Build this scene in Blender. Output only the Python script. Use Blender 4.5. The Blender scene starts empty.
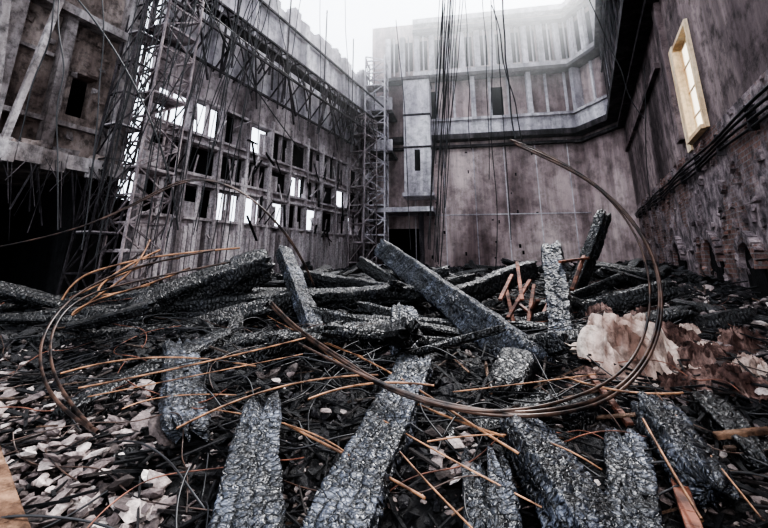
import bpy, math, random
from mathutils import Vector, Matrix, noise
random.seed(7)
R=random.random
def U(a,b): return a+(b-a)*random.random()
# ---------------------------------------------------------------- camera
F=410.0; TH=math.radians(15); S=-math.tan(TH)-(264-258)/F
CZ=1.6
cd=bpy.data.cameras.new('camera'); cam=bpy.data.objects.new('camera',cd)
bpy.context.scene.collection.objects.link(cam); bpy.context.scene.camera=cam
cd.sensor_width=36; cd.lens=F*36/768; cd.shift_y=S*F/768; cd.clip_end=500
cam.location=(0,0,CZ); cam.rotation_euler=(math.pi/2+TH,0,0)
def ray(px,py):
    x=(px-384)/F; y=(264-py)/F+S
    return Vector((x, math.cos(TH)-y*math.sin(TH), math.sin(TH)+y*math.cos(TH)))
def P(px,py,Y):
    d=ray(px,py); return Vector((0,0,CZ))+d*(Y/d.y)
def G(x,y):
    yy=max(y,1.0)
    z=1.05*(1-math.exp(-(yy-2)/4.0)) if yy>2 else (yy-2)*0.2
    z+=0.13*noise.noise(Vector((x*.55,y*.55,3)))+0.07*noise.noise(Vector((x*1.5,y*1.5,9)))
    rx=x-(2.56+.48*y)
    if rx>-3: z+=0.12*(rx+3)
    return z
def Pg(px,py,lift=0.0):
    d=ray(px,py); d=d/d.y; t=1.5
    while t<24:
        p=Vector((0,0,CZ))+d*t
        if p.z<G(p.x,p.y)+lift: return p
        t+=.04
    return Vector((0,0,CZ))+d*12
# ---------------------------------------------------------------- materials
def newmat(name):
    m=bpy.data.materials.new(name); m.use_nodes=True
    nt=m.node_tree; b=nt.nodes['Principled BSDF']; return m,nt,b
def N(nt,t,**k):
    n=nt.nodes.new(t)
    for a,v in k.items():
        if a in n.inputs: n.inputs[a].default_value=v
        else: setattr(n,a,v)
    return n
def ramp(nt,src,stops):
    r=nt.nodes.new('ShaderNodeValToRGB'); e=r.color_ramp.elements
    e[0].position=stops[0][0]; e[0].color=(*stops[0][1],1)
    e[1].position=stops[-1][0]; e[1].color=(*stops[-1][1],1)
    for p,c in stops[1:-1]:
        x=e.new(p); x.color=(*c,1)
    nt.links.new(src,r.inputs['Fac']); return r.outputs['Color']
def g3(v): return (v,v,v)
def mixc(nt,f,a,b,mode='MIX'):
    m=nt.nodes.new('ShaderNodeMix'); m.data_type='RGBA'; m.blend_type=mode
    for s,v in ((0,f),(6,a),(7,b)):
        if isinstance(v,(int,float)): m.inputs[s].default_value=v
        elif isinstance(v,tuple): m.inputs[s].default_value=(*v,1)
        else: nt.links.new(v,m.inputs[s])
    return m.outputs[2]
def bump(nt,b,h,st,dist):
    n=nt.nodes.new('ShaderNodeBump'); n.inputs['Strength'].default_value=st; n.inputs['Distance'].default_value=dist
    nt.links.new(h,n.inputs['Height']); nt.links.new(n.outputs[0],b.inputs['Normal'])
def coords(nt,scale=(1,1,1),kind='Object'):
    t=nt.nodes.new('ShaderNodeTexCoord'); m=nt.nodes.new('ShaderNodeMapping'); m.inputs['Scale'].default_value=scale
    nt.links.new(t.outputs[kind],m.inputs['Vector']); return m.outputs[0]
def tex(nt,v,scale,detail=6,rough=.6):
    n=N(nt,'ShaderNodeTexNoise',Scale=scale,Detail=detail,Roughness=rough); nt.links.new(v,n.inputs['Vector']); return n.outputs['Fac']

def char_mat(name,lo,mid,hi,sc):
    m,nt,b=newmat(name); v=coords(nt,(1.35,.75,.75))
    nn=N(nt,'ShaderNodeTexNoise',Scale=9.0,Detail=3); nt.links.new(v,nn.inputs['Vector'])
    add=nt.nodes.new('ShaderNodeVectorMath'); add.operation='MULTIPLY_ADD'
    nt.links.new(nn.outputs['Color'],add.inputs[0]); add.inputs[1].default_value=(.07,.07,.07); nt.links.new(v,add.inputs[2])
    def vor(s,w):
        vo=N(nt,'ShaderNodeTexVoronoi',Scale=s,feature='DISTANCE_TO_EDGE',Randomness=.75); nt.links.new(add.outputs[0],vo.inputs['Vector'])
        return ramp(nt,vo.outputs['Distance'],[(0,g3(0)),(w,g3(.7)),(w*3,g3(1))])
    e1=vor(sc,.10); e2=vor(sc*2.1,.10)
    edge=mixc(nt,.3,e1,e2)
    nz=tex(nt,v,2.4,6,.65)
    c=ramp(nt,nz,[(.38,lo),(.54,mid),(.70,hi)])
    k=ramp(nt,edge,[(.3,g3(.02)),(.7,g3(.5)),(1,g3(1))])
    c=mixc(nt,1.0,c,k,'MULTIPLY')
    nt.links.new(c,b.inputs['Base Color'])
    fine=tex(nt,v,70,4,.6); h=mixc(nt,.15,edge,fine)
    bump(nt,b,h,.9,.025); b.inputs['Roughness'].default_value=.38; b.inputs['Specular IOR Level'].default_value=.6
    return m
M_char=char_mat('charred_wood',(.007,.008,.010),(.042,.048,.064),(.20,.22,.275),17)
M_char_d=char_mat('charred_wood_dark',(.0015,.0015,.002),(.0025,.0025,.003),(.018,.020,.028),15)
def plaster(name,c1,c2,c3,sc=.5,bm=.5,streak=(1,1,.35),soot=.28):
    m,nt,b=newmat(name); v=coords(nt,streak)
    a=tex(nt,v,sc,9,.62); v2=coords(nt); d=tex(nt,v2,sc*5,8,.7)
    col=ramp(nt,a,[(.36,c1),(.5,c2),(.64,c3)])
    k=ramp(nt,d,[(.36,g3(soot)),(.55,g3(1))])
    col=mixc(nt,.85,col,k,'MULTIPLY')
    st=tex(nt,coords(nt,(1,1,.06)),2.2,6,.7); sk=ramp(nt,st,[(.38,g3(.45)),(.56,g3(1))])
    col=mixc(nt,.7,col,sk,'MULTIPLY'); nt.links.new(col,b.inputs['Base Color'])
    bump(nt,b,d,bm,.08); b.inputs['Roughness'].default_value=.9; b.inputs['Specular IOR Level'].default_value=.2
    return m
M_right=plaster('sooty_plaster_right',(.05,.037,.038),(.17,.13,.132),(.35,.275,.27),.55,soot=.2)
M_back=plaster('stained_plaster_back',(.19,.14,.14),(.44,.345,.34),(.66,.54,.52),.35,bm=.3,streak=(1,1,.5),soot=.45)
M_pale=plaster('pale_plaster',(.30,.28,.305),(.52,.485,.52),(.74,.71,.73),.7,bm=.3,soot=.5)
M_left=plaster('timber_wall_plaster',(.13,.105,.11),(.35,.30,.31),(.60,.53,.54),.9,soot=.3)
M_conc=plaster('burnt_concrete',(.06,.044,.04),(.18,.14,.125),(.35,.29,.265),.9,soot=.18)
M_concp=plaster('burnt_concrete_trim',(.13,.105,.10),(.30,.265,.26),(.54,.50,.50),1.1)
M_steel=plaster('scaffold_steel',(.12,.098,.102),(.25,.21,.218),(.44,.38,.38),3,bm=.1,soot=.4)
M_steeld=plaster('sooty_steel',(.02,.018,.02),(.05,.044,.048),(.11,.095,.10),3,bm=.1)
M_board=plaster('weathered_boards',(.20,.17,.175),(.44,.39,.40),(.68,.62,.63),2.5,streak=(1,1,.12),soot=.4)
M_dark=plaster('soot_shade_black',(.003,.003,.004),(.008,.008,.009),(.02,.018,.018),1)  # sooty parts, and painted shade inside openings
M_wood=plaster('scorched_wood',(.06,.033,.022),(.14,.08,.052),(.26,.16,.105),3)
M_sheet=plaster('crumpled_sheet',(.25,.155,.125),(.60,.47,.41),(.82,.71,.63),2.2,bm=.3,soot=.35)
M_copper=plaster('burnt_copper_sheet',(.02,.011,.01),(.09,.052,.045),(.34,.23,.20),3.4,bm=.3,soot=.15)
M_cream=plaster('cream_paint',(.62,.42,.26),(.85,.64,.42),(.92,.76,.56),2,bm=.1,soot=.7)
m,nt,b=newmat('warm_glow_glass'); b.inputs['Base Color'].default_value=(1,.88,.68,1); b.inputs['Roughness'].default_value=.3; b.inputs['Transmission Weight'].default_value=1.0; b.inputs['IOR'].default_value=1.05  # yellow tint puts a warm window glow into the pane colour
M_glass=m
def brick():
    m,nt,b=newmat('exposed_brick'); 
    t=nt.nodes.new('ShaderNodeTexCoord'); sx=nt.nodes.new('ShaderNodeSeparateXYZ'); cx=nt.nodes.new('ShaderNodeCombineXYZ')
    nt.links.new(t.outputs['Object'],sx.inputs[0]); nt.links.new(sx.outputs['Y'],cx.inputs[0]); nt.links.new(sx.outputs['Z'],cx.inputs[1])
    br=N(nt,'ShaderNodeTexBrick',Scale=3.0,**{'Mortar Size':.03}); nt.links.new(cx.outputs[0],br.inputs['Vector'])
    br.inputs['Color1'].default_value=(.24,.12,.095,1); br.inputs['Color2'].default_value=(.14,.085,.078,1); br.inputs['Mortar'].default_value=(.19,.17,.17,1)
    v=coords(nt); a=tex(nt,v,.7,9,.7); d=tex(nt,v,3.2,8,.7)
    mk=ramp(nt,a,[(.46,g3(0)),(.52,g3(1))])
    pl=ramp(nt,d,[(.3,(.035,.028,.032)),(.5,(.18,.142,.15)),(.7,(.40,.33,.33))])
    c=mixc(nt,mk,br.outputs['Color'],pl); k=ramp(nt,d,[(.36,g3(.35)),(.55,g3(1))])
    nt.links.new(mixc(nt,.9,c,k,'MULTIPLY'),b.inputs['Base Color'])
    h=mixc(nt,mk,br.outputs['Fac'],a); h=mixc(nt,.6,h,d); bump(nt,b,h,.9,.12); b.inputs['Roughness'].default_value=.9
    return m
M_brick=brick()
def island(name,stops,rough=.8,spec=.3,tx=.8):
    m,nt,b=newmat(name); g=nt.nodes.new('ShaderNodeNewGeometry')
    c=ramp(nt,g.outputs['Random Per Island'],stops); v=coords(nt); d=tex(nt,v,26,7,.75)
    k=ramp(nt,d,[(.38,g3(.15)),(.6,g3(1))]); nt.links.new(mixc(nt,tx,c,k,'MULTIPLY'),b.inputs['Base Color'])
    bump(nt,b,d,.9,.04); b.inputs['Roughness'].default_value=rough; b.inputs['Specular IOR Level'].default_value=spec
    return m
M_rub=island('burnt_rubble',[(0,(.002,.002,.003)),(.6,(.006,.006,.008)),(.85,(.022,.020,.025)),(.96,(.07,.062,.065)),(1,(.24,.19,.17))],.5,.45)
M_rubp=island('plaster_rubble',[(0,(.06,.048,.045)),(.4,(.22,.175,.17)),(.75,(.46,.38,.36)),(.95,(.75,.65,.61)),(1,(.9,.82,.78))],tx=.65)
M_lath=island('burnt_lath',[(0,(.002,.002,.003)),(.80,(.010,.009,.011)),(.94,(.05,.036,.030)),(1,(.20,.12,.08))],.6,.35)
def ash():
    m,nt,b=newmat('ash_ground'); v=coords(nt); a=tex(nt,v,1.2,10,.75); d=tex(nt,v,22,9,.75)
    c=ramp(nt,a,[(.42,(.003,.003,.004)),(.58,(.013,.012,.014)),(.74,(.09,.075,.078))])
    nt.links.new(c,b.inputs['Base Color']); bump(nt,b,d,1,.08); b.inputs['Roughness'].default_value=.75; return m
M_ash=ash()
def metal(name,c1,c2,r,me):
    m,nt,b=newmat(name); v=coords(nt); a=tex(nt,v,6,5,.6)
    nt.links.new(ramp(nt,a,[(.4,c1),(.62,c2)]),b.inputs['Base Color']); b.inputs['Roughness'].default_value=r; b.inputs['Metallic'].default_value=me; return m
M_rust=metal('rusty_cable',(.07,.033,.018),(.36,.19,.105),.5,.3)
M_coil=metal('scorched_cable_sheath',(.008,.006,.006),(.085,.05,.037),.4,.2)
M_blk=metal('black_cable',(.004,.004,.005),(.014,.013,.015),.5,.0)
M_redrust=metal('rusted_iron',(.05,.02,.014),(.22,.09,.058),.65,.3)
# ---------------------------------------------------------------- mesh builder
class MB:
    def __init__(s): s.v=[];s.f=[];s.m=[]
    def hexa(s,pts,mi=0):
        n=len(s.v); s.v+=[tuple(p) for p in pts]
        for q in ((0,3,2,1),(4,5,6,7),(0,1,5,4),(1,2,6,5),(2,3,7,6),(3,0,4,7)):
            s.f.append(tuple(n+i for i in q)); s.m.append(mi)
    def box(s,c,a,b,d,mi=0,jit=0):
        c=Vector(c); pts=[]
        for z in (-1,1):
            for x,y in ((-1,-1),(1,-1),(1,1),(-1,1)):
                p=c+a*x+b*y+d*z
                if jit: p=p+Vector((U(-jit,jit),U(-jit,jit),U(-jit,jit)))
                pts.append(p)
        s.hexa(pts,mi)
    def bar(s,p0,p1,w,t=None,mi=0,up=Vector((0,0,1))):
        p0=Vector(p0);p1=Vector(p1); t=t or w; d=p1-p0
        if d.length<1e-5: return
        x=d.normalized(); y=up.cross(x)
        if y.length<.05: y=Vector((1,0,0)).cross(x)
        y.normalize(); z=x.cross(y)
        s.box((p0+p1)/2,d/2,y*w/2,z*t/2,mi)
    def obj(s,name,mats,smooth=False,bev=0):
        me=bpy.data.meshes.new(name); me.from_pydata(s.v,[],s.f)
        for mm in mats: me.materials.append(mm)
        me.polygons.foreach_set('material_index',s.m)
        if smooth: me.polygons.foreach_set('use_smooth',[True]*len(s.f))
        me.update(); o=bpy.data.objects.new(name,me); bpy.context.scene.collection.objects.link(o)
        if bev:
            bm=o.modifiers.new('edge_wear','BEVEL'); bm.width=bev; bm.segments=1; bm.limit_method='ANGLE'
        return o
class Frame:
    def __init__(s,a,b,inward):
        s.a=Vector((a[0],a[1],0)); d=Vector((b[0]-a[0],b[1]-a[1],0)); s.L=d.length; s.u=d.normalized()
        n=Vector((-s.u.y,s.u.x,0)); s.n=n if n.dot(Vector((inward[0],inward[1],0))-s.a)>0 else -n
    def p(s,u,h,d=0): return s.a+s.u*u+s.n*d+Vector((0,0,h))
    def box(s,mb,u0,u1,h0,h1,d0,d1,mi=0):
        mb.box(s.p((u0+u1)/2,(h0+h1)/2,(d0+d1)/2), s.u*(u1-u0)/2, s.n*(d1-d0)/2, Vector((0,0,(h1-h0)/2)),mi)
    def bar(s,mb,a,b,w,t=None,mi=0): mb.bar(s.p(*a),s.p(*b),w,t,mi)
INW=(1,12)
Lf=lambda y:(-10.3+.41*y,y)
Rf=lambda y:(2.56+.48*y,y)
Q0=Lf(24.0); Q1=(10.95,21.8); Q2=Rf(19.0)
WL=Frame(Lf(3.0),Q0,INW); WR=Frame(Rf(-1.0),Q2,INW); WB=Frame(Q0,Q1,INW); WC=Frame(Q1,Q2,INW)
def sL(y): return (y-3.0)*math.hypot(1,.41)
def sR(y): return (y+1.0)*math.hypot(1,.48)
# ---------------------------------------------------------------- floor & rubble terrain
mb=MB(); mb.box((0,12,-1.2),Vector((20,0,0)),Vector((0,18,0)),Vector((0,0,.1))); mb.obj('floor',[M_ash])
nx,ny=300,330; vs=[];fs=[]
for j in range(ny):
    y=.3+ (j/(ny-1))**1.5*24.0
    x0=-10.25+.41*y; x1=2.5+.48*y
    for i in range(nx):
        x=x0+(x1-x0)*i/(nx-1)
        z=G(x,y)+.05*noise.noise(Vector((x*5,y*5,1)))+.03*noise.noise(Vector((x*13,y*13,1)))
        vs.append((x,y,z))
for j in range(ny-1):
    for i in range(nx-1):
        a=j*nx+i; fs.append((a,a+1,a+nx+1,a+nx))
me=bpy.data.meshes.new('debris_mound'); me.from_pydata(vs,[],fs); me.materials.append(M_ash); me.update()
o=bpy.data.objects.new('debris_mound',me); bpy.context.scene.collection.objects.link(o)
def rot(k=.8):
    return Matrix.Rotation(U(0,6.28),3,'Z')@Matrix.Rotation(U(-k,k),3,'X')@Matrix.Rotation(U(-k,k),3,'Y')
def inroom(x,y): return -10.3+.41*y+.15<x<2.56+.48*y-.15
T_=(1+5**.5)/2
IV=[Vector(p).normalized() for p in ((-1,T_,0),(1,T_,0),(-1,-T_,0),(1,-T_,0),(0,-1,T_),(0,1,T_),(0,-1,-T_),(0,1,-T_),(T_,0,-1),(T_,0,1),(-T_,0,-1),(-T_,0,1))]
IF=((0,11,5),(0,5,1),(0,1,7),(0,7,10),(0,10,11),(1,5,9),(5,11,4),(11,10,2),(10,7,6),(7,1,8),(3,9,4),(3,4,2),(3,2,6),(3,6,8),(3,8,9),(4,9,5),(2,4,11),(6,2,10),(8,6,7),(9,8,1))
def chunk(mb,x,y,s,mi=0,lift=.3,flat=.5,z=None,tilt=.8):
    M=rot(tilt); c=Vector((x,y,(G(x,y) if z is None else z)+s*lift)); n=len(mb.v)
    sx,sy,sz=s*U(.5,1.1),s*U(.4,.9),s*U(.12,flat)
    for q in IV:
        k=U(.65,1.3); mb.v.append(tuple(M@Vector((q.x*sx*k,q.y*sy*k,q.z*sz*k))+c))
    for q in IF: mb.f.append((n+q[0],n+q[1],n+q[2])); mb.m.append(mi)
mb=MB()
for i in range(19000):
    y=1.9+22*R()**2.2; x=U(-.95,.95)*(y+.5) if y<8 else U(-10,12)
    if not inroom(x,y): continue
    s=.012+.085*R()**3+.006*y
    chunk(mb,x,y,s)
mb.obj('rubble_pile',[M_rub])
mb=MB()
def zone(px0,px1,py0,py1,n,smin,smax,lift=.8,th=-.2,e=2.5,flat=.45):
    for i in range(n):
        px,py=U(px0,px1),U(py0,py1)
        p=Pg(px,py)
        if noise.noise(Vector((p.x*1.6,p.y*1.6,7)))<th: continue
        if inroom(p.x,p.y): chunk(mb,p.x,p.y,smin+(smax-smin)*R()**e,0,lift,flat,tilt=.5)
zone(-60,160,405,560,2300,.008,.06,1.6,-.4,3); zone(-60,165,395,560,230,.05,.13,1.0,-.5,2,.3)
zone(0,110,350,420,450,.01,.06); zone(640,800,285,400,1700,.010,.08); zone(640,800,290,420,90,.06,.14,.7,-.5,2,.3); zone(570,790,300,350,300,.02,.10)
zone(0,768,330,560,1300,.006,.03); zone(120,330,440,540,350,.008,.04); zone(435,475,450,500,50,.03,.09,1.5,-.9,2,.3); zone(100,640,270,300,500,.015,.08); zone(640,800,400,540,700,.01,.06,1.2)
zone(100,700,340,528,80,.03,.08,1.0,-.9,2,.25)
mb.obj('plaster_rubble_scatter',[M_rubp])
mb=MB()
for i in range(4600):
    y=1.9+14*R()**1.8; x=U(-.95,.95)*(y+.5)
    if not inroom(x,y): continue
    a=U(0,6.28); l=U(.06,.5)*(1+.05*y); t=U(-.25,.35); c=Vector((x,y,G(x,y)+U(.02,.14)))
    d=Vector((math.cos(a)*math.cos(t),math.sin(a)*math.cos(t),math.sin(t)))*l/2
    mb.bar(c-d,c+d,U(.006,.028),U(.005,.018),up=Vector((U(-.5,.5),U(-.5,.5),1)))
mb.obj('burnt_lath_scatter',[M_lath])
# ---------------------------------------------------------------- charred beams
def beam_mesh(L,w,t,seed,res=.03,end=.12,taper=0.0,na=28,fine=False):
    nl=max(8,int(L/res)); v=[];f=[]
    for i in range(nl+1):
        u=i/nl; x=(u-.5)*L
        e=min(u,1-u)*L
        k=1-.25*max(0,1-e/.12)**2
        k*=1-taper*u
        for j in range(na):
            a=2*math.pi*(j+.5)/na; c,s_=math.cos(a),math.sin(a)
            q=max(abs(c),abs(s_)); pw=.84
            y=c/q; z=s_/q; rr=math.hypot(y,z); y/=rr**(1-pw); z/=rr**(1-pw)
            Y=y*w/2; Z=z*t/2
            nn=noise.noise(Vector((x*2.2+seed,y*1.3,z*1.3)))+.4*noise.noise(Vector((x*7+seed,y*2.3,z*2.3)))
            m=k*(1+.15*nn); dd=0
            if fine:
                wj=.012*noise.noise(Vector((x*11,Y*11,Z*11)))
                ds,_=noise.voronoi(Vector(((x+wj)*17+seed*7,(Y+wj)*12,Z*12))); cr=max(0,1-(ds[1]-ds[0])/.2)
                ds2,_=noise.voronoi(Vector((x*5+seed*3,Y*8,Z*8))); cr2=max(0,1-(ds2[1]-ds2[0])/.1)
                dd=-.011*cr-.018*cr2+.003*noise.noise(Vector((x*40,Y*40,Z*40+seed)))
            else:
                ds,_=noise.voronoi(Vector((x*15+seed*7,y*w*9,z*t*9))); m-=.055*max(0,1-(ds[1]-ds[0])/.25)
            en=noise.noise(Vector((y*3,z*3,seed+(4.0 if u<.5 else 9.0))))*end*max(0,1-e/.3)
            dx=-en if u<.5 else en
            b=.05*noise.noise(Vector((x*.8,seed,2)))
            v.append((x+dx,(y*w/2)*m+c*dd+b,(z*t/2)*m+s_*dd))
    for i in range(nl):
        for j in range(na):
            a=i*na+j; b=i*na+(j+1)%na; f.append((a,b,b+na,a+na))
    n=len(v); v.append((-L/2+.03,0,0)); v.append((L/2-.03,0,0))
    for j in range(na):
        f.append((n,(j+1)%na,j)); f.append((n+1,nl*na+j,nl*na+(j+1)%na))
    return v,f
bs=[0]
def beam(p0,p1,w,t,mat=None,roll=0.0,taper=0.0,end=.14,name='charred_beam'):
    bs[0]+=1; d=p1-p0; L=d.length
    near=(mat is None)
    v,f=beam_mesh(L,w,t,bs[0]*1.37,.011 if near else .02,end,taper,80 if near else 48,True)
    me=bpy.data.meshes.new(name); me.from_pydata(v,[],f); me.materials.append(mat or M_char); me.polygons.foreach_set('use_smooth',[True]*len(f)); me.update()
    o=bpy.data.objects.new(name,me); bpy.context.scene.collection.objects.link(o)
    x=d.normalized(); y=Vector((0,0,1)).cross(x)
    if y.length<.05: y=Vector((1,0,0))
    y.normalize(); z=x.cross(y); M=Matrix((x,y,z)).transposed().to_4x4()
    M=M@Matrix.Rotation(roll,4,'X'); M.translation=(p0+p1)/2; o.matrix_world=M
    return o
beam(Pg(248,580,.20),Pg(262,408,.22),.40,.16,roll=.05,taper=.35,end=.35)
beam(Pg(322,565,.28),P(418,364,4.2),.35,.18,roll=-.05,taper=.05)
beam(P(404,352,4.7),P(403,308,5.3),.32,.14,roll=.1,end=.08)
beam(P(322,354,5.4),P(283,250,7.6),.26,.2,roll=.25)
beam(P(566,352,5.0),P(552,246,6.6),.30,.2,roll=-.15)
beam(Pg(615,575,.20),Pg(518,425,.20),.36,.22,roll=.35)
beam(Pg(500,570,.16),Pg(487,472,.16),.30,.14,roll=-.2,end=.3)
beam(P(548,376,4.4),P(384,250,9.5),.44,.42,roll=.5)
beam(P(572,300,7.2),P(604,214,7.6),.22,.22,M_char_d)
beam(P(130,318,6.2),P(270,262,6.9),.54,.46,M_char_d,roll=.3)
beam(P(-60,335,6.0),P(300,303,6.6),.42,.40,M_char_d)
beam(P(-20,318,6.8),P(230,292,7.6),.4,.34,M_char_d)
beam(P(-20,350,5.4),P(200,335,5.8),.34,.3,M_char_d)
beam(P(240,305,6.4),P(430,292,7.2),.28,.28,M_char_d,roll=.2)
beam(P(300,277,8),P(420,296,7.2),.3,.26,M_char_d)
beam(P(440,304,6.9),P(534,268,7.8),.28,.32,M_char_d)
beam(Pg(632,570,.15),Pg(625,440,.13),.26,.18)
beam(Pg(712,490,.19),Pg(652,408,.19),.28,.22,roll=.3)
beam(Pg(188,430,.16),P(180,345,4.9),.34,.1,roll=.2,end=.3)
beam(P(500,404,3.9),P(522,364,4.4),.36,.36,M_char_d)
beam(P(455,372,4.7),P(545,392,4.2),.22,.22,M_char_d)
beam(Pg(60,420,.1),P(230,335,5.4),.25,.2,M_char_d)
beam(Pg(560,420,.1),P(760,380,4.6),.24,.2,M_char_d)
beam(Pg(440,450,.03),Pg(560,400,.06),.2,.14,M_char_d)
beam(Pg(60,480,.0),Pg(190,430,.04),.18,.1,M_char_d)
beam(P(600,322,6.6),P(700,310,7.0),.22,.2,M_char_d)
beam(P(330,322,6.1),P(520,332,5.8),.24,.22,M_char_d)
beam(Pg(700,400,.1),Pg(768,470,.1),.22,.18,M_char_d)
beam(P(590,268,9.0),P(660,280,8.4),.3,.3,M_char_d,roll=.3)
beam(P(640,262,9.5),P(600,300,8.0),.2,.2,M_char_d)
beam(P(420,300,7.5),P(360,262,9),.25,.25,M_char_d,roll=.3)
beam(P(210,350,5.2),P(400,330,5.6),.24,.24,M_char_d,roll=.3)
HV=[];HF=[]
for i in range(150):
    y=U(4.6,17); x=U(-.9,.9)*y*.95
    if not inroom(x*1.1,y): continue
    L=U(.9,3.2); w=U(.10,.28); v,f=beam_mesh(L,w,w*U(.5,1),i*.77,.07,.2,0,16)
    M=Matrix.Rotation(U(0,3.14) if R()<.6 else U(-.3,.3),3,'Z')@Matrix.Rotation(U(-.32,.32),3,'Y')@Matrix.Rotation(U(0,3),3,'X')
    c=Vector((x,y,G(x,y)+U(-.05,.18))); n=len(HV)
    q=[M@Vector(a)+c for a in v]
    if not all(inroom(a.x,a.y) for a in (q[0],q[-1],q[len(q)//2])): continue
    HV+=[tuple(a) for a in q]; HF+=[tuple(n+k for k in g) for g in f]
me=bpy.data.meshes.new('charred_timber_heap'); me.from_pydata(HV,[],HF); me.materials.append(M_char_d); me.update()
bpy.context.scene.collection.objects.link(bpy.data.objects.new('charred_timber_heap',me))
def plank(name,p0,p1,w,t,mat):
    m_=MB(); k=8
    for i in range(k): 
        a=p0.lerp(p1,i/k); b_=p0.lerp(p1,(i+1)/k); m_.bar(a,b_+ (b_-a)*.02,w*U(.92,1.05),t*U(.9,1.1))
    return m_.obj(name,[mat],bev=.004)
plank('scorched_plank',Pg(22,560,.22),Pg(-14,450,.22),.12,.05,M_wood)
plank('scorched_plank',Pg(700,545,.2),Pg(668,450,.15),.08,.03,M_redrust)
plank('scorched_plank',Pg(715,436,.2),Pg(790,428,.2),.06,.03,M_wood)
for a,b_ in (((522,300),(517,262)),((508,318),(530,280)),((575,330),(560,250)),((560,262),(588,258)),((590,375),(630,425)),((536,330),(550,300)),((500,300),(512,275)),((545,325),(520,305)),((528,325),(534,285)),((572,290),(584,256)),((515,330),(506,288)),((538,300),(520,330))):
    plank('rusted_iron_bar',P(*a,6.0) if a[1]<350 else Pg(*a,.15),P(*b_,6.6) if b_[1]<350 else Pg(*b_,.15),.055,.035,M_redrust)
# ---------------------------------------------------------------- left wall (timber frame with burnt-out openings)
mb=MB()
s0,s1=sL(10.2),WL.L
rows=[(.0,2.7),(2.7,3.6),(3.6,4.0),(4.0,4.8),(4.8,5.15),(5.15,6.2)]
bay=1.16; nb=int((s1-s0)/bay); bay=(s1-s0)/nb
random.seed(11)
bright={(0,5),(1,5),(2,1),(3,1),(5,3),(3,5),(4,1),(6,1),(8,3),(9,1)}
for i in range(nb):
    a=s0+i*bay
    for r,(h0,h1) in enumerate(rows):
        if r in (1,3,5):
            wide=R()<.45
            for k in range(2):
                u0=a+k*bay/2; u1=u0+bay/2
                if not(wide and k): WL.box(mb,u0,u0+.09,h0,h1,-.14,0,0)
                if R()<.22: WL.box(mb,u0+.09,u1,h0,h1-U(0,.5),-.12,-.06,1)
                elif R()<.5:
                    for q in range(random.randint(1,2)):
                        uu=U(u0+.1,u1-.06); mb.bar(WL.p(uu,h0,-.06),WL.p(uu+U(-.15,.15),h1-U(0,.4),-.04+U(-.02,.2)),U(.03,.08),.03,1)
            if (i,r) not in bright: WL.box(mb,a,a+bay,h0,h1,-.30,-.24,2)  # dark panel close behind the bay, painted shade of the room beyond
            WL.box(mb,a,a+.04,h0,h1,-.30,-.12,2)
        else:
            WL.box(mb,a,a+bay,h0,h1,-.3,0,0)
    WL.box(mb,a-.06,a+.06,0,6.6,-.16,.08,1)
for h in (2.65,3.65,3.9,4.85,5.1,6.2): WL.box(mb,s0,s1,h,h+.08,-.02,.07,1)
for i in range(int((s1-s0)/.16)):
    u=s0+i*.16; top=U(2.3,2.7) if R()<.8 else U(2.9,4.2)
    WL.box(mb,u,u+.13,.2,top,.0,.03+U(0,.03),1 if R()<.8 else 0)
for i in range(70):
    u=U(s0,s1); h=U(2.2,6); mb.bar(WL.p(u,h,.08),WL.p(u+U(-.5,.5),h+U(-.9,.9),U(.08,.3)),U(.03,.1),.03,random.choice((1,2,2)))
WL.box(mb,s0,s1,6.2,7.4,-.3,0,0)
random.seed(5)
n=60
for i in range(n):
    a=s0+(s1-s0)*i/n; b_=s0+(s1-s0)*(i+1)/n
    top=11.9+1.1*noise.noise(Vector((i*.22,0,0)))+.35*noise.noise(Vector((i*.9,4,0)))+max(0,(20-i))*.11
    WL.box(mb,a,b_+.002,7.4,top,-.3,-.02+U(0,.01),3)
for i in range(0,26,3):
    a=s0+(s1-s0)*i/26; WL.box(mb,a,a+.18,7.4,11.0,-.02,.10,3)
for h in (9.6,10.9): WL.box(mb,s0,s1,h,h+.12,-.02,.12,3)
mb.obj('wall_left',[M_left,M_board,M_dark,M_pale])
mb=MB()
for (d,h) in ((.9,9.0),(.9,8.1),(.4,7.2),(1.2,9.9)):
    WL.bar(mb,(s0-1,h,d),(s1-.3,h,d),.07)
k=0; u=s0-1
while u<s1-1:
    WL.bar(mb,(u,8.1,.9),(u+.45,9.0,.9),.04); WL.bar(mb,(u+.45,9.0,.9),(u+.9,8.1,.9),.04)
    WL.bar(mb,(u,9.0,.9),(u,9.0,.15),.04); WL.bar(mb,(u,8.1,.9),(u,7.2,.15),.04)
    if k%3==0: WL.bar(mb,(u,7.2,.9),(u,12.5,.9),.05)
    u+=.9;k+=1
WL.box(mb,s0-1,s1-.5,8.95,9.0,.15,.6)
for i in range(60):
    u=U(s0,s1-1); WL.bar(mb,(u,U(8.5,9.4),.5),(u+U(-1,1),U(6.4,8),.6),U(.03,.09),.03)
mb.obj('walkway_truss',[M_steeld])
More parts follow.
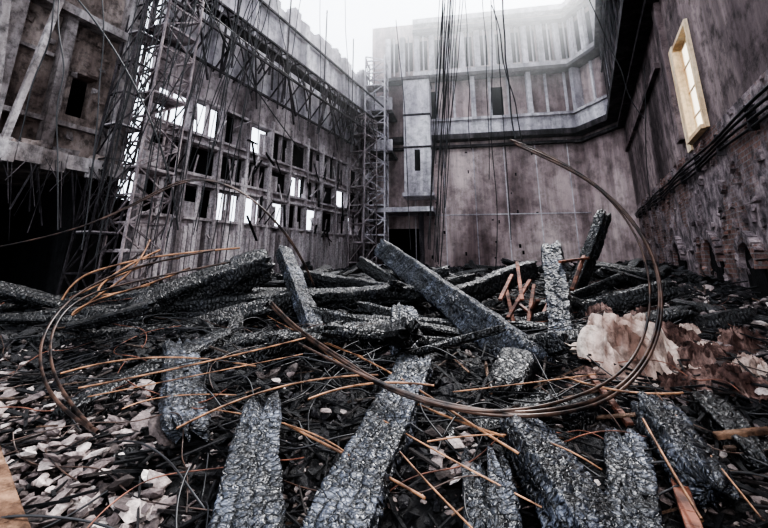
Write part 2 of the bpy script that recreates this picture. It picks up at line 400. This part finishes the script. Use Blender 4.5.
# ---------------------------------------------------------------- scaffold towers
def scaffold(name,base,u,n_,W,D,H,step,mat,lean=Vector((0,0,0)),r=.05,z0=.5):
    mb=MB(); u=u.normalized(); n_=n_.normalized()
    def q(a,b,h): return base+u*a+n_*b+Vector((0,0,h))+lean*(h/H)
    for a in (0,W):
        for b in (0,D): mb.bar(q(a,b,z0-1),q(a,b,H),r)
    h=z0
    k=0
    while h<H-.01:
        h2=min(h+step,H)
        for b in (0,D):
            mb.bar(q(0,b,h),q(W,b,h),r*.8)
            if k%2: mb.bar(q(0,b,h),q(W,b,h2),r*.7)
            else: mb.bar(q(W,b,h),q(0,b,h2),r*.7)
        for a in (0,W):
            mb.bar(q(a,0,h),q(a,D,h),r*.8); mb.bar(q(a,0,h),q(a,D,h2),r*.6)
        if k%3==2: mb.hexa([q(0,0,h),q(W,0,h),q(W,D,h),q(0,D,h),q(0,0,h+.05),q(W,0,h+.05),q(W,D,h+.05),q(0,D,h+.05)],1)
        h=h2;k+=1
    return mb.obj(name,[mat,M_board])
scaffold('scaffold_tower',WL.p(sL(9.3),0,.35),WL.u,WL.n,1.0,.6,14,.62,M_steel,r=.05,lean=WL.u*.5)
scaffold('scaffold_tower',WL.p(sL(8.7),0,.2),WL.u,WL.n,.6,.5,14,.8,M_steeld,r=.04,lean=WL.u*.9)
scaffold('scaffold_tower',WB.p(-.1,0,1.6),WB.u,WB.n,1.1,1.0,12.8,.75,M_pale,r=.08)
scaffold('scaffold_tower',WL.p(sL(20.3),0,.3),WL.u,WL.n,1.5,.8,8.8,.9,M_steel,r=.06)
# ---------------------------------------------------------------- back wall and galleries
def ring(mb,z0,z1,d0,d1,mi,frames=None):
    for fr,a,b_ in (frames or ((WB,0,WB.L),(WC,0,WC.L),(WR,4,WR.L))):
        fr.box(mb,a,b_+.0,z0,z1,d0,d1,mi)
mb=MB(); WB.box(mb,-.3,WB.L,-.5,16.2,-.4,0,0); WC.box(mb,-.1,WC.L,-.5,16.2,-.4,0,0)
for i in range(7):
    a=WB.L*.05+i*1.7; WB.box(mb,a,a+.05,1,8.0,0,.03,1)
WB.box(mb,0,WB.L,3.9,3.95,0,.03,1)
WB.box(mb,.4,2.5,.5,3.2,-.02,.02,2)  # flat dark panel, painted shade of the opening under the slab
random.seed(9)
for i in range(26):
    u=U(3,WB.L-.3); h=U(1,7.5); WB.box(mb,u,u+U(.05,.14),h,h+U(.05,.2),0,.025,2)
mb.obj('wall_back',[M_back,M_pale,M_dark])
mb=MB(); BC=((WB,2.4,WB.L),(WC,0,WC.L))
ring(mb,8.15,8.45,0,.7,1); ring(mb,8.45,9.25,.5,.62,0,BC); ring(mb,9.25,9.4,.42,.75,0,BC)
ring(mb,7.75,7.9,0,.3,1)
i=0
for fr,L in ((WB,WB.L),(WC,WC.L)):
    u=2.6 if fr is WB else .3
    while u<L:
        fr.box(mb,u,u+.14,8.5,12.0,.0,.10,0)
        if i%3==0: fr.box(mb,u,u+.25,8.4,12.1,0,.55,0)
        u+=1.05;i+=1
    if fr is WB:
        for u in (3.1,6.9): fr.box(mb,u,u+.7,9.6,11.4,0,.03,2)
mb.obj('gallery_balcony',[M_pale,M_steeld,M_dark])
mb=MB(); ring(mb,12.0,12.2,0,.8,1,((WB,.5,WB.L),(WC,0,WC.L),(WR,6,WR.L))); ring(mb,12.2,12.5,.3,.7,0,BC)
for fr,L in ((WB,WB.L),(WC,WC.L)):
    u=.6 if fr is WB else .2
    while u<L-.3:
        fr.box(mb,u,u+.34,12.4,15.2,0,.22,0); fr.box(mb,u+.36,u+.8,12.9,14.9,0,.02,2)  # dark panels put the shade of the gaps into colour
        fr.box(mb,u+.55,u+.62,12.5,15.1,.25,.35,0); u+=.92
ring(mb,15.2,15.45,0,.6,1,BC); ring(mb,15.9,16.25,-.1,.5,0,BC)
mb.obj('gallery_colonnade',[M_pale,M_steeld,M_dark])
mb=MB(); 
WB.box(mb,1.9,3.4,5.0,11.6,0,1.6,0); WB.box(mb,1.8,3.5,4.8,5.0,0,1.75,0); WB.box(mb,1.85,3.45,11.6,11.8,0,1.7,1)
for h in (7.5,9.4): WB.box(mb,1.86,3.44,h,h+.1,0,1.66,1)
WB.box(mb,.2,3.5,3.9,4.15,0,2.4,0); WB.box(mb,.3,.5,1,3.9,1.9,2.1,1); WB.box(mb,2.7,2.95,.5,3.9,1.9,2.1,1); WB.box(mb,.1,1.3,9.6,9.75,0,1.9,1)
WB.box(mb,.1,1.3,9.75,10.5,1.75,1.85,0); WB.box(mb,.1,1.3,7.2,7.35,0,1.9,1); WB.box(mb,.1,1.3,7.35,8.0,1.75,1.85,0)
WB.box(mb,2.5,2.8,6.2,7.4,1.6,1.63,2)
mb.obj('stair_pier',[M_pale,M_steeld,M_dark],bev=.02)
# ---------------------------------------------------------------- right wall
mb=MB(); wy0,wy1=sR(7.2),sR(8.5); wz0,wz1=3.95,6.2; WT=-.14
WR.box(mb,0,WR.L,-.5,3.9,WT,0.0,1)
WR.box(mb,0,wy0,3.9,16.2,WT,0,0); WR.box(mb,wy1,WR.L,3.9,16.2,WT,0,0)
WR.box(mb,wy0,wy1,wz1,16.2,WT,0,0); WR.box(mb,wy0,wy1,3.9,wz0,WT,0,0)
WR.box(mb,sR(8.9),sR(9.3),4.2,13,0,.12,0)
WR.box(mb,sR(10),sR(18.9),6.5,6.65,0,.12,0)
random.seed(3)
for i in range(420):
    u=U(sR(3.5),WR.L-.5); h=U(.8,3.9); s_=U(.02,.11)
    mb.box(WR.p(u,h,0),WR.u*s_,WR.n*s_*.5,Vector((0,0,s_*U(.4,1))),1,jit=s_*.4)
def arch(uc,h0,r):
    for k in range(13):
        a=math.pi*k/12; c=WR.p(uc+math.cos(a)*r,h0+math.sin(a)*r,.04)
        t_=(WR.u*-math.sin(a)+Vector((0,0,math.cos(a)))); rr=WR.u*math.cos(a)+Vector((0,0,math.sin(a)))
        mb.box(c,t_*r*.12,WR.n*.08,rr*.09,1,jit=.01)
    nseg=10
    for k in range(nseg):
        a0=math.pi*k/nseg; a1=math.pi*(k+1)/nseg; x0=math.cos(a0)*r*.93;x1=math.cos(a1)*r*.93;y0=math.sin(a0)*r*.93;y1=math.sin(a1)*r*.93
        mb.hexa([WR.p(uc+x0,h0-.8,-.02),WR.p(uc+x1,h0-.8,-.02),WR.p(uc+x1,h0-.8,.03),WR.p(uc+x0,h0-.8,.03),WR.p(uc+x0,h0+y0,-.02),WR.p(uc+x1,h0+y1,-.02),WR.p(uc+x1,h0+y1,.03),WR.p(uc+x0,h0+y0,.03)],2)  # flat dark infill, painted shade of a niche without depth
arch(sR(8.4),1.6,.45); arch(sR(6.5),1.5,.42); arch(sR(11.5),1.6,.5)
mb.obj('wall_right',[M_right,M_brick,M_dark])
mb=MB()
fw=.08
WR.box(mb,wy0,wy0+fw,wz0,wz1,WT,.06,0); WR.box(mb,wy1-fw,wy1,wz0,wz1,WT,.06,0)
WR.box(mb,wy0+fw,wy1-fw,wz1-fw,wz1,WT,.06,0); WR.box(mb,wy0+fw,wy1-fw,wz0,wz0+fw,WT,.12,0)
um=(wy0+wy1)/2; WR.box(mb,um-.02,um+.02,wz0,wz1,-.12,-.08,0)
for k in (1,2,3): h=wz0+(wz1-wz0)*k/4; WR.box(mb,wy0+fw,wy1-fw,h-.015,h+.015,-.11,-.09,0)
WR.box(mb,wy1,wy1+.35,wz0-.1,wz1+.1,0,.04,0)
WR.box(mb,wy0+fw,wy1-fw,wz0+fw,wz1-fw,-.103,-.098,1)
mb.obj('window_1',[M_cream,M_glass])
def curve(name,splines,rad,mat,res=6):
    cu=bpy.data.curves.new(name,'CURVE'); cu.dimensions='3D'; cu.bevel_depth=rad; cu.bevel_resolution=2; cu.resolution_u=res
    for pts in splines:
        sp=cu.splines.new('NURBS'); sp.points.add(len(pts)-1)
        for i,p in enumerate(pts): sp.points[i].co=(p[0],p[1],p[2],1)
        sp.order_u=min(4,len(pts)); sp.use_endpoint_u=True
    cu.materials.append(mat); o=bpy.data.objects.new(name,cu); bpy.context.scene.collection.objects.link(o); return o
sp=[]
for k in range(4):
    sp.append([WR.p(sR(2+j*.8),3.35+.07*k+.03*math.sin(j*1.3+k),.08+.02*k) for j in range(22)])
curve('wall_conduit_bundle',sp,.022,M_blk)
mb=MB()
for j in range(12): WR.box(mb,sR(2.5+j*1.4),sR(2.5+j*1.4)+.03,3.28,3.65,.0,.12)
mb.obj('conduit_bracket',[M_steeld])
mb=MB()
WR.box(mb,sR(6),WR.L-.4,11.3,11.4,.55,.62); WR.box(mb,sR(6),WR.L-.4,10.6,10.68,.6,.66)
for j in range(14): WR.bar(mb,(sR(6)+j,8.45,.6),(sR(6)+j+.2,12.1,.6),.06)
mb.obj('gallery_railing',[M_steeld])
# ---------------------------------------------------------------- left building (concrete floors over a dark undercroft)
mb=MB(); WA=Frame(Lf(-1.0),Lf(9.6),INW)
def sA(y): return (y+1)*math.hypot(1,.41)
e=sA(9.45)
WA.box(mb,0,e,3.35,3.6,-3,.55,0)
for i in range(26):
    u=i*e/26; WA.box(mb,u,u+e/26*.97,3.35-U(0,.12),3.62+U(-.02,.06),.5,.62+U(-.03,.06),1)
a0,a1,h0,h1=sA(8.35),sA(8.85),4.6,5.6
WA.box(mb,0,a0,3.6,6.7,-.4,0,0); WA.box(mb,a1,e,3.6,6.7,-.4,0,0); WA.box(mb,a0,a1,3.6,h0,-.4,0,0); WA.box(mb,a0,a1,h1,6.7,-.4,0,0)
WA.box(mb,a0-.6,a1+.6,h0-.3,h1+.3,-1.0,-.9,2); WA.box(mb,a0-.6,a0-.5,h0-.3,h1+.3,-.9,-.4,2); WA.box(mb,a1+.5,a1+.6,h0-.3,h1+.3,-.9,-.4,2)  # black panels behind the window, painted shade of its interior
WA.box(mb,0,e,6.7,6.9,-.4,.35,1)
WA.box(mb,0,e,6.95,12,-.4,-.05,0); WA.box(mb,0,e,9.2,9.4,-.4,.4,1)
WA.box(mb,e-.35,e,3.6,13,-.3,.35,1); WA.box(mb,sA(7.95),sA(8.15),3.6,6.7,0,.2,1)
WA.box(mb,sA(7.0),sA(7.25),3.6,12,0,.3,1); WA.box(mb,sA(7.3),sA(9.2),4.3,4.4,0,.14,1); WA.box(mb,sA(7.3),sA(7.9),5.7,5.78,0,.1,1)
WA.bar(mb,(sA(6.6),8.5,.5),(sA(7.1),3.6,.5),.13,.13,1); WA.bar(mb,(sA(7.9),9.2,.42),(sA(7.3),3.6,.45),.10,.1,1)
for i in range(40):
    u=U(sA(5),e-.4); h=U(3.7,6.6); mb.box(WA.p(u,h,.01),WA.u*U(.03,.12),WA.n*.03,Vector((0,0,U(.03,.12))),random.choice((0,0,1)),jit=.03)
for i in range(24):
    u=U(sA(6.5),e-.5); mb.box(WA.p(u,3.68,U(.1,.4)),WA.u*U(.04,.15),WA.n*U(.04,.1),Vector((0,0,U(.04,.12))),random.choice((0,1)),jit=.04)
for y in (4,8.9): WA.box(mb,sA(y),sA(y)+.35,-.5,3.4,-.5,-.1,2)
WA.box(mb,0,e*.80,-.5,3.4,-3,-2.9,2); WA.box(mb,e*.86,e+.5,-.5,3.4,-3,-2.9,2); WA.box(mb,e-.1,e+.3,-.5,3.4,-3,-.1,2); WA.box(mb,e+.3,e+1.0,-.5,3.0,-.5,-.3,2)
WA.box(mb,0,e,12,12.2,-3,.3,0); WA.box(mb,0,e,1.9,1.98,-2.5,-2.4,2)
mb.obj('concrete_gallery_block',[M_conc,M_concp,M_dark])
random.seed(21)
mb=MB()
for i in range(60):
    u=U(sA(6),e); h=3.45; l=U(.3,1.6); mb.bar(WA.p(u,h,.6),WA.p(u+U(-.4,.4),h-l,.6+U(-.2,.2)),U(.01,.04),.01)
mb.obj('hanging_lath_shreds',[M_steeld])
# ---------------------------------------------------------------- cables
def strands(path,n,spread,jit=.03):
    out=[]
    for k in range(n):
        o_=Vector((U(-spread,spread),U(-spread,spread),U(-spread,spread)))
        out.append([p+o_+Vector((U(-jit,jit),U(-jit,jit),U(-jit,jit))) for p in path])
    return out
loop=[P(514,142,4.9),P(530,150,4.8),P(575,168,4.6),P(622,204,4.4),P(655,255,4.2),P(662,310,4.0),P(648,360,3.8),P(606,400,3.5),Pg(550,412,.33),Pg(500,414,.33),Pg(440,404,.35),Pg(380,386,.38),Pg(330,352,.4),P(292,328,4.8),P(270,303,5.4)]
curve('looped_steel_cable',strands(loop,3,.03,.012),.013,M_coil)
loop2=[P(510,140,4.9),P(560,158,4.8),P(612,195,4.5),P(648,255,4.3),P(656,320,4.1),P(630,376,3.8),Pg(560,406,.35),Pg(470,414,.33),Pg(400,397,.35),Pg(300,343,.4)]
curve('looped_steel_cable',strands(loop2,1,.0,.02),.011,M_coil)
arc=[P(-20,250,5.5),P(50,238,5.5),P(110,218,5.5),P(160,190,5.5),P(195,176,5.6),P(235,185,5.7),P(270,212,5.8),P(300,250,6.0),P(315,285,6.2)]
curve('looped_steel_cable',strands(arc,2,.02,.015),.011,M_coil)
lft=[[P(215,250,6),P(150,262,5.6),P(110,275,5.2),P(68,298,4.8),P(40,335,4.4),P(38,375,3.9),P(60,412,3.5),Pg(98,432,.25)],
 [P(230,262,6),P(140,280,5.4),P(85,292,5.0),P(56,318,4.6),P(46,352,4.2),P(58,392,3.8),Pg(92,428,.25)],
 [P(160,250,6),P(120,268,5.6),P(75,300,5.2),P(120,297,5.5),P(190,268,6)],
 [P(62,300,5.3),P(75,275,5.4),P(110,268,5.6),P(150,255,5.9),P(240,248,6.2)],
 [P(70,298,5.3),P(100,285,5.4),P(140,262,5.8),P(180,258,6)],
 [P(150,240,6),P(135,275,5.6),P(100,290,5.4),P(60,330,5),P(80,300,5.2),P(150,285,5.7)]]
curve('rusty_wire_tangle',lft[:2],.013,M_coil); curve('rusty_wire_tangle',lft[2:4],.014,M_rust); curve('rusty_wire_tangle',lft[4:],.012,M_rust)
w2=[]
for a in [[(75,388),(180,372),(260,350),(310,338)],[(85,396),(200,378),(300,352)],[(180,430),(230,400),(300,378),(380,372)],[(220,412),(290,420),(350,440),(360,470)],
 [(270,300),(310,350),(380,380),(440,420),(500,438)],[(430,440),(520,425),(560,440),(600,470)],[(280,420),(320,440),(380,470),(420,500)],[(395,455),(430,490),(470,528)],
 [(640,415),(665,460),(700,520)],[(120,410),(160,395),(240,400)],[(300,330),(400,372),(430,400),(520,455)],[(660,395),(700,440),(760,520)],[(560,380),(620,400),(680,395)],
 [(260,310),(300,340),(360,360)],[(60,370),(150,350),(260,362)],[(380,420),(470,470),(560,520)],[(310,400),(360,380),(430,386)],[(450,395),(520,380),(600,372)]]:
    w2.append([Pg(x+U(-5,5),y+U(-5,5),U(.16,.34)) for x,y in a])
curve('rusty_wire_tangle',w2[::2],.008,M_rust); curve('rusty_wire_tangle',w2[1::2],.005,M_rust)
w3=[]
for i in range(150):
    y=2.5+7*R()**1.2; x=U(-.9,.9)*y; p=Vector((x,y,G(x,y)+.1)); a=U(0,6.28); pts=[]
    for k in range(8):
        pts.append(Vector((p.x,p.y,G(p.x,p.y)+U(.06,.26)))); a+=U(-.7,.7); p=p+Vector((math.cos(a),math.sin(a),0))*U(.1,.38)
    if all(inroom(q.x,q.y) for q in pts): w3.append(pts)
curve('burnt_wiring',w3[:75],.006,M_blk); curve('burnt_wiring',w3[75:100],.004,M_redrust); curve('burnt_wiring',w3[100:],.004,M_coil)
hc=[]
def hang(px0,py0,px1,py1,Y,wob=.12):
    a=P(px0,py0,Y); b_=P(px1,py1,Y); a=a+(a-b_)*.25; 
    hc.append([a.lerp(b_,k/7)+Vector((U(-wob,wob)*.6,U(-wob,wob),0)) for k in range(8)])
for a in [(446,0,437,262,9),(452,0,440,270,9),(490,10,497,270,11),(494,0,510,240,11),(500,30,522,150,8),(484,0,490,180,12),(503,0,516,140,5.6),(466,10,470,150,12),
  (215,0,150,150,8),(205,20,165,240,9),(195,0,120,200,8),(250,0,190,170,9),(232,30,215,210,10),(300,0,280,160,12),(320,20,318,200,13),(270,0,258,150,12),(165,0,110,230,7.5),(178,0,140,260,7.5),(345,10,352,160,15),(280,20,300,130,12),
  (55,0,20,140,6.5),(60,10,60,230,6.5),(100,20,85,250,6.8),(150,0,85,190,7),(158,20,125,160,7),(590,0,640,120,10),(400,60,412,250,12),(640,10,650,200,12)]:
    hang(*a)
curve('hanging_cable',hc,.012,M_blk)
hc=[]
for i in range(18): 
    x=U(438,456); hang(x+U(0,6),U(-5,20),x-10,U(150,265),9.3,.06)
for i in range(30):
    x=U(105,240); hang(x+30,0,x-15,U(90,280),8.2,.14)
curve('hanging_cable_bundle',hc,.009,M_blk)
curve('sagging_overhead_cable',[[P(160,-30,9),P(240,40,10),P(300,90,13),P(372,130,19)],[P(60,-20,7),P(110,30,7.4),P(170,130,8),P(178,230,8.4)],[P(200,-10,9),P(230,60,10),P(300,150,14)]],.018,M_blk)
# ---------------------------------------------------------------- crumpled sheets
def sheet(name,c,w,d,h,seed,mat,n=70,yaw=0.0,dome=.8):
    v=[];f=[]; cy,sy=math.cos(yaw),math.sin(yaw)
    for j in range(n):
        for i in range(n):
            a=i/(n-1)-.5;b_=j/(n-1)-.5; lx=a*w*(1+.6*noise.noise(Vector((b_*6,seed,0)))); ly=b_*d*(1+.6*noise.noise(Vector((a*6,seed,5))))
            lx+=.16*w*noise.noise(Vector((a*6,b_*6,seed))); ly+=.16*d*noise.noise(Vector((a*6,b_*6,seed+5)))
            x=c.x+lx*cy-ly*sy; y=c.y+lx*sy+ly*cy
            rr=max(0,1-(a*a+b_*b_)*4)
            rid=(1-abs(noise.noise(Vector((a*6+seed,b_*2,1))))*2.8)+.5*(1-abs(noise.noise(Vector((a*13+seed,b_*8,4))))*2.6)
            v.append((x,y,G(x,y)+.03+h*rr**.6*dome+.5*h*rid*min(1,rr*2+.45)))
    for j in range(n-1):
        for i in range(n-1): k=j*n+i; f.append((k,k+1,k+n+1,k+n))
    me=bpy.data.meshes.new(name); me.from_pydata(v,[],f); me.materials.append(mat); me.update()
    o=bpy.data.objects.new(name,me); bpy.context.scene.collection.objects.link(o); s_=o.modifiers.new('thickness','SOLIDIFY'); s_.thickness=.008
c=Pg(634,364,.1); sheet('crumpled_pale_sheet',Vector((c.x,c.y+.1,0)),.85,.8,.30,3.1,M_sheet,90,yaw=.2,dome=.85)
for px,py,w_,d_,h_,sd_,mt in ((692,366,.5,.4,.2,8.2,M_copper),(726,388,.5,.3,.16,4.4,M_copper),(668,345,.5,.3,.2,1.2,M_copper),(740,348,.45,.3,.18,6.2,M_copper),(592,385,.3,.25,.12,9.9,M_copper),(690,335,.3,.2,.12,2.9,M_sheet),(708,358,.28,.2,.14,12.9,M_sheet),(650,322,.4,.3,.18,22.9,M_copper),(600,318,.45,.3,.18,32.9,M_copper),(752,372,.25,.2,.14,14.9,M_sheet),(680,392,.3,.25,.13,15.9,M_copper),(720,362,.4,.25,.16,41.9,M_copper)):
    c=Pg(px,py,.05); sheet('torn_metal_sheet',Vector((c.x,c.y,0)),w_,d_,h_,sd_,mt,36,yaw=U(-.8,.8),dome=.45)
# ---------------------------------------------------------------- light and air
w=bpy.data.worlds.new('overcast_sky'); bpy.context.scene.world=w; w.use_nodes=True
bg=w.node_tree.nodes['Background']; bg.inputs['Color'].default_value=(.84,.90,1,1); bg.inputs['Strength'].default_value=3.3
sd=bpy.data.lights.new('hazy_sun','SUN'); sd.energy=9.5; sd.angle=math.radians(14); sd.color=(1,.98,.98)
so=bpy.data.objects.new('hazy_sun',sd); bpy.context.scene.collection.objects.link(so)
so.rotation_euler=Vector((-.55,-.75,-1.2)).to_track_quat('-Z','Y').to_euler()
fd=bpy.data.lights.new('foreground_fill_flash','AREA'); fd.energy=85; fd.size=.25; fd.color=(1,.93,.88)  # fill lamp added by the camera to lift foreground contrast
fo=bpy.data.objects.new('foreground_fill_flash',fd); bpy.context.scene.collection.objects.link(fo); fo.location=(.3,-.3,2.4)
fo.rotation_euler=Vector((0,.85,-.45)).to_track_quat('-Z','Y').to_euler()
m=bpy.data.materials.new('smoke_haze'); m.use_nodes=True; nt=m.node_tree; nt.nodes.remove(nt.nodes['Principled BSDF'])
vs_=nt.nodes.new('ShaderNodeVolumeScatter'); vs_.inputs['Color'].default_value=(.98,.99,1,1); vs_.inputs['Anisotropy'].default_value=.6
t=nt.nodes.new('ShaderNodeTexCoord'); sx=nt.nodes.new('ShaderNodeSeparateXYZ'); nt.links.new(t.outputs['Object'],sx.inputs[0])
mr=nt.nodes.new('ShaderNodeMapRange'); mr.inputs['From Min'].default_value=7; mr.inputs['From Max'].default_value=16; mr.inputs['To Min'].default_value=.003; mr.inputs['To Max'].default_value=.05
nt.links.new(sx.outputs['Z'],mr.inputs['Value']); nt.links.new(mr.outputs[0],vs_.inputs['Density'])
nt.links.new(vs_.outputs[0],nt.nodes['Material Output'].inputs['Volume'])
mb=MB(); mb.box((2,19,10.5),Vector((14,0,0)),Vector((0,8,0)),Vector((0,0,7.5))); mb.obj('smoke_haze',[m])
sc=bpy.context.scene; sc.view_settings.view_transform='AgX'
try: sc.view_settings.look='AgX - High Contrast'
except Exception as e_: print(e_)
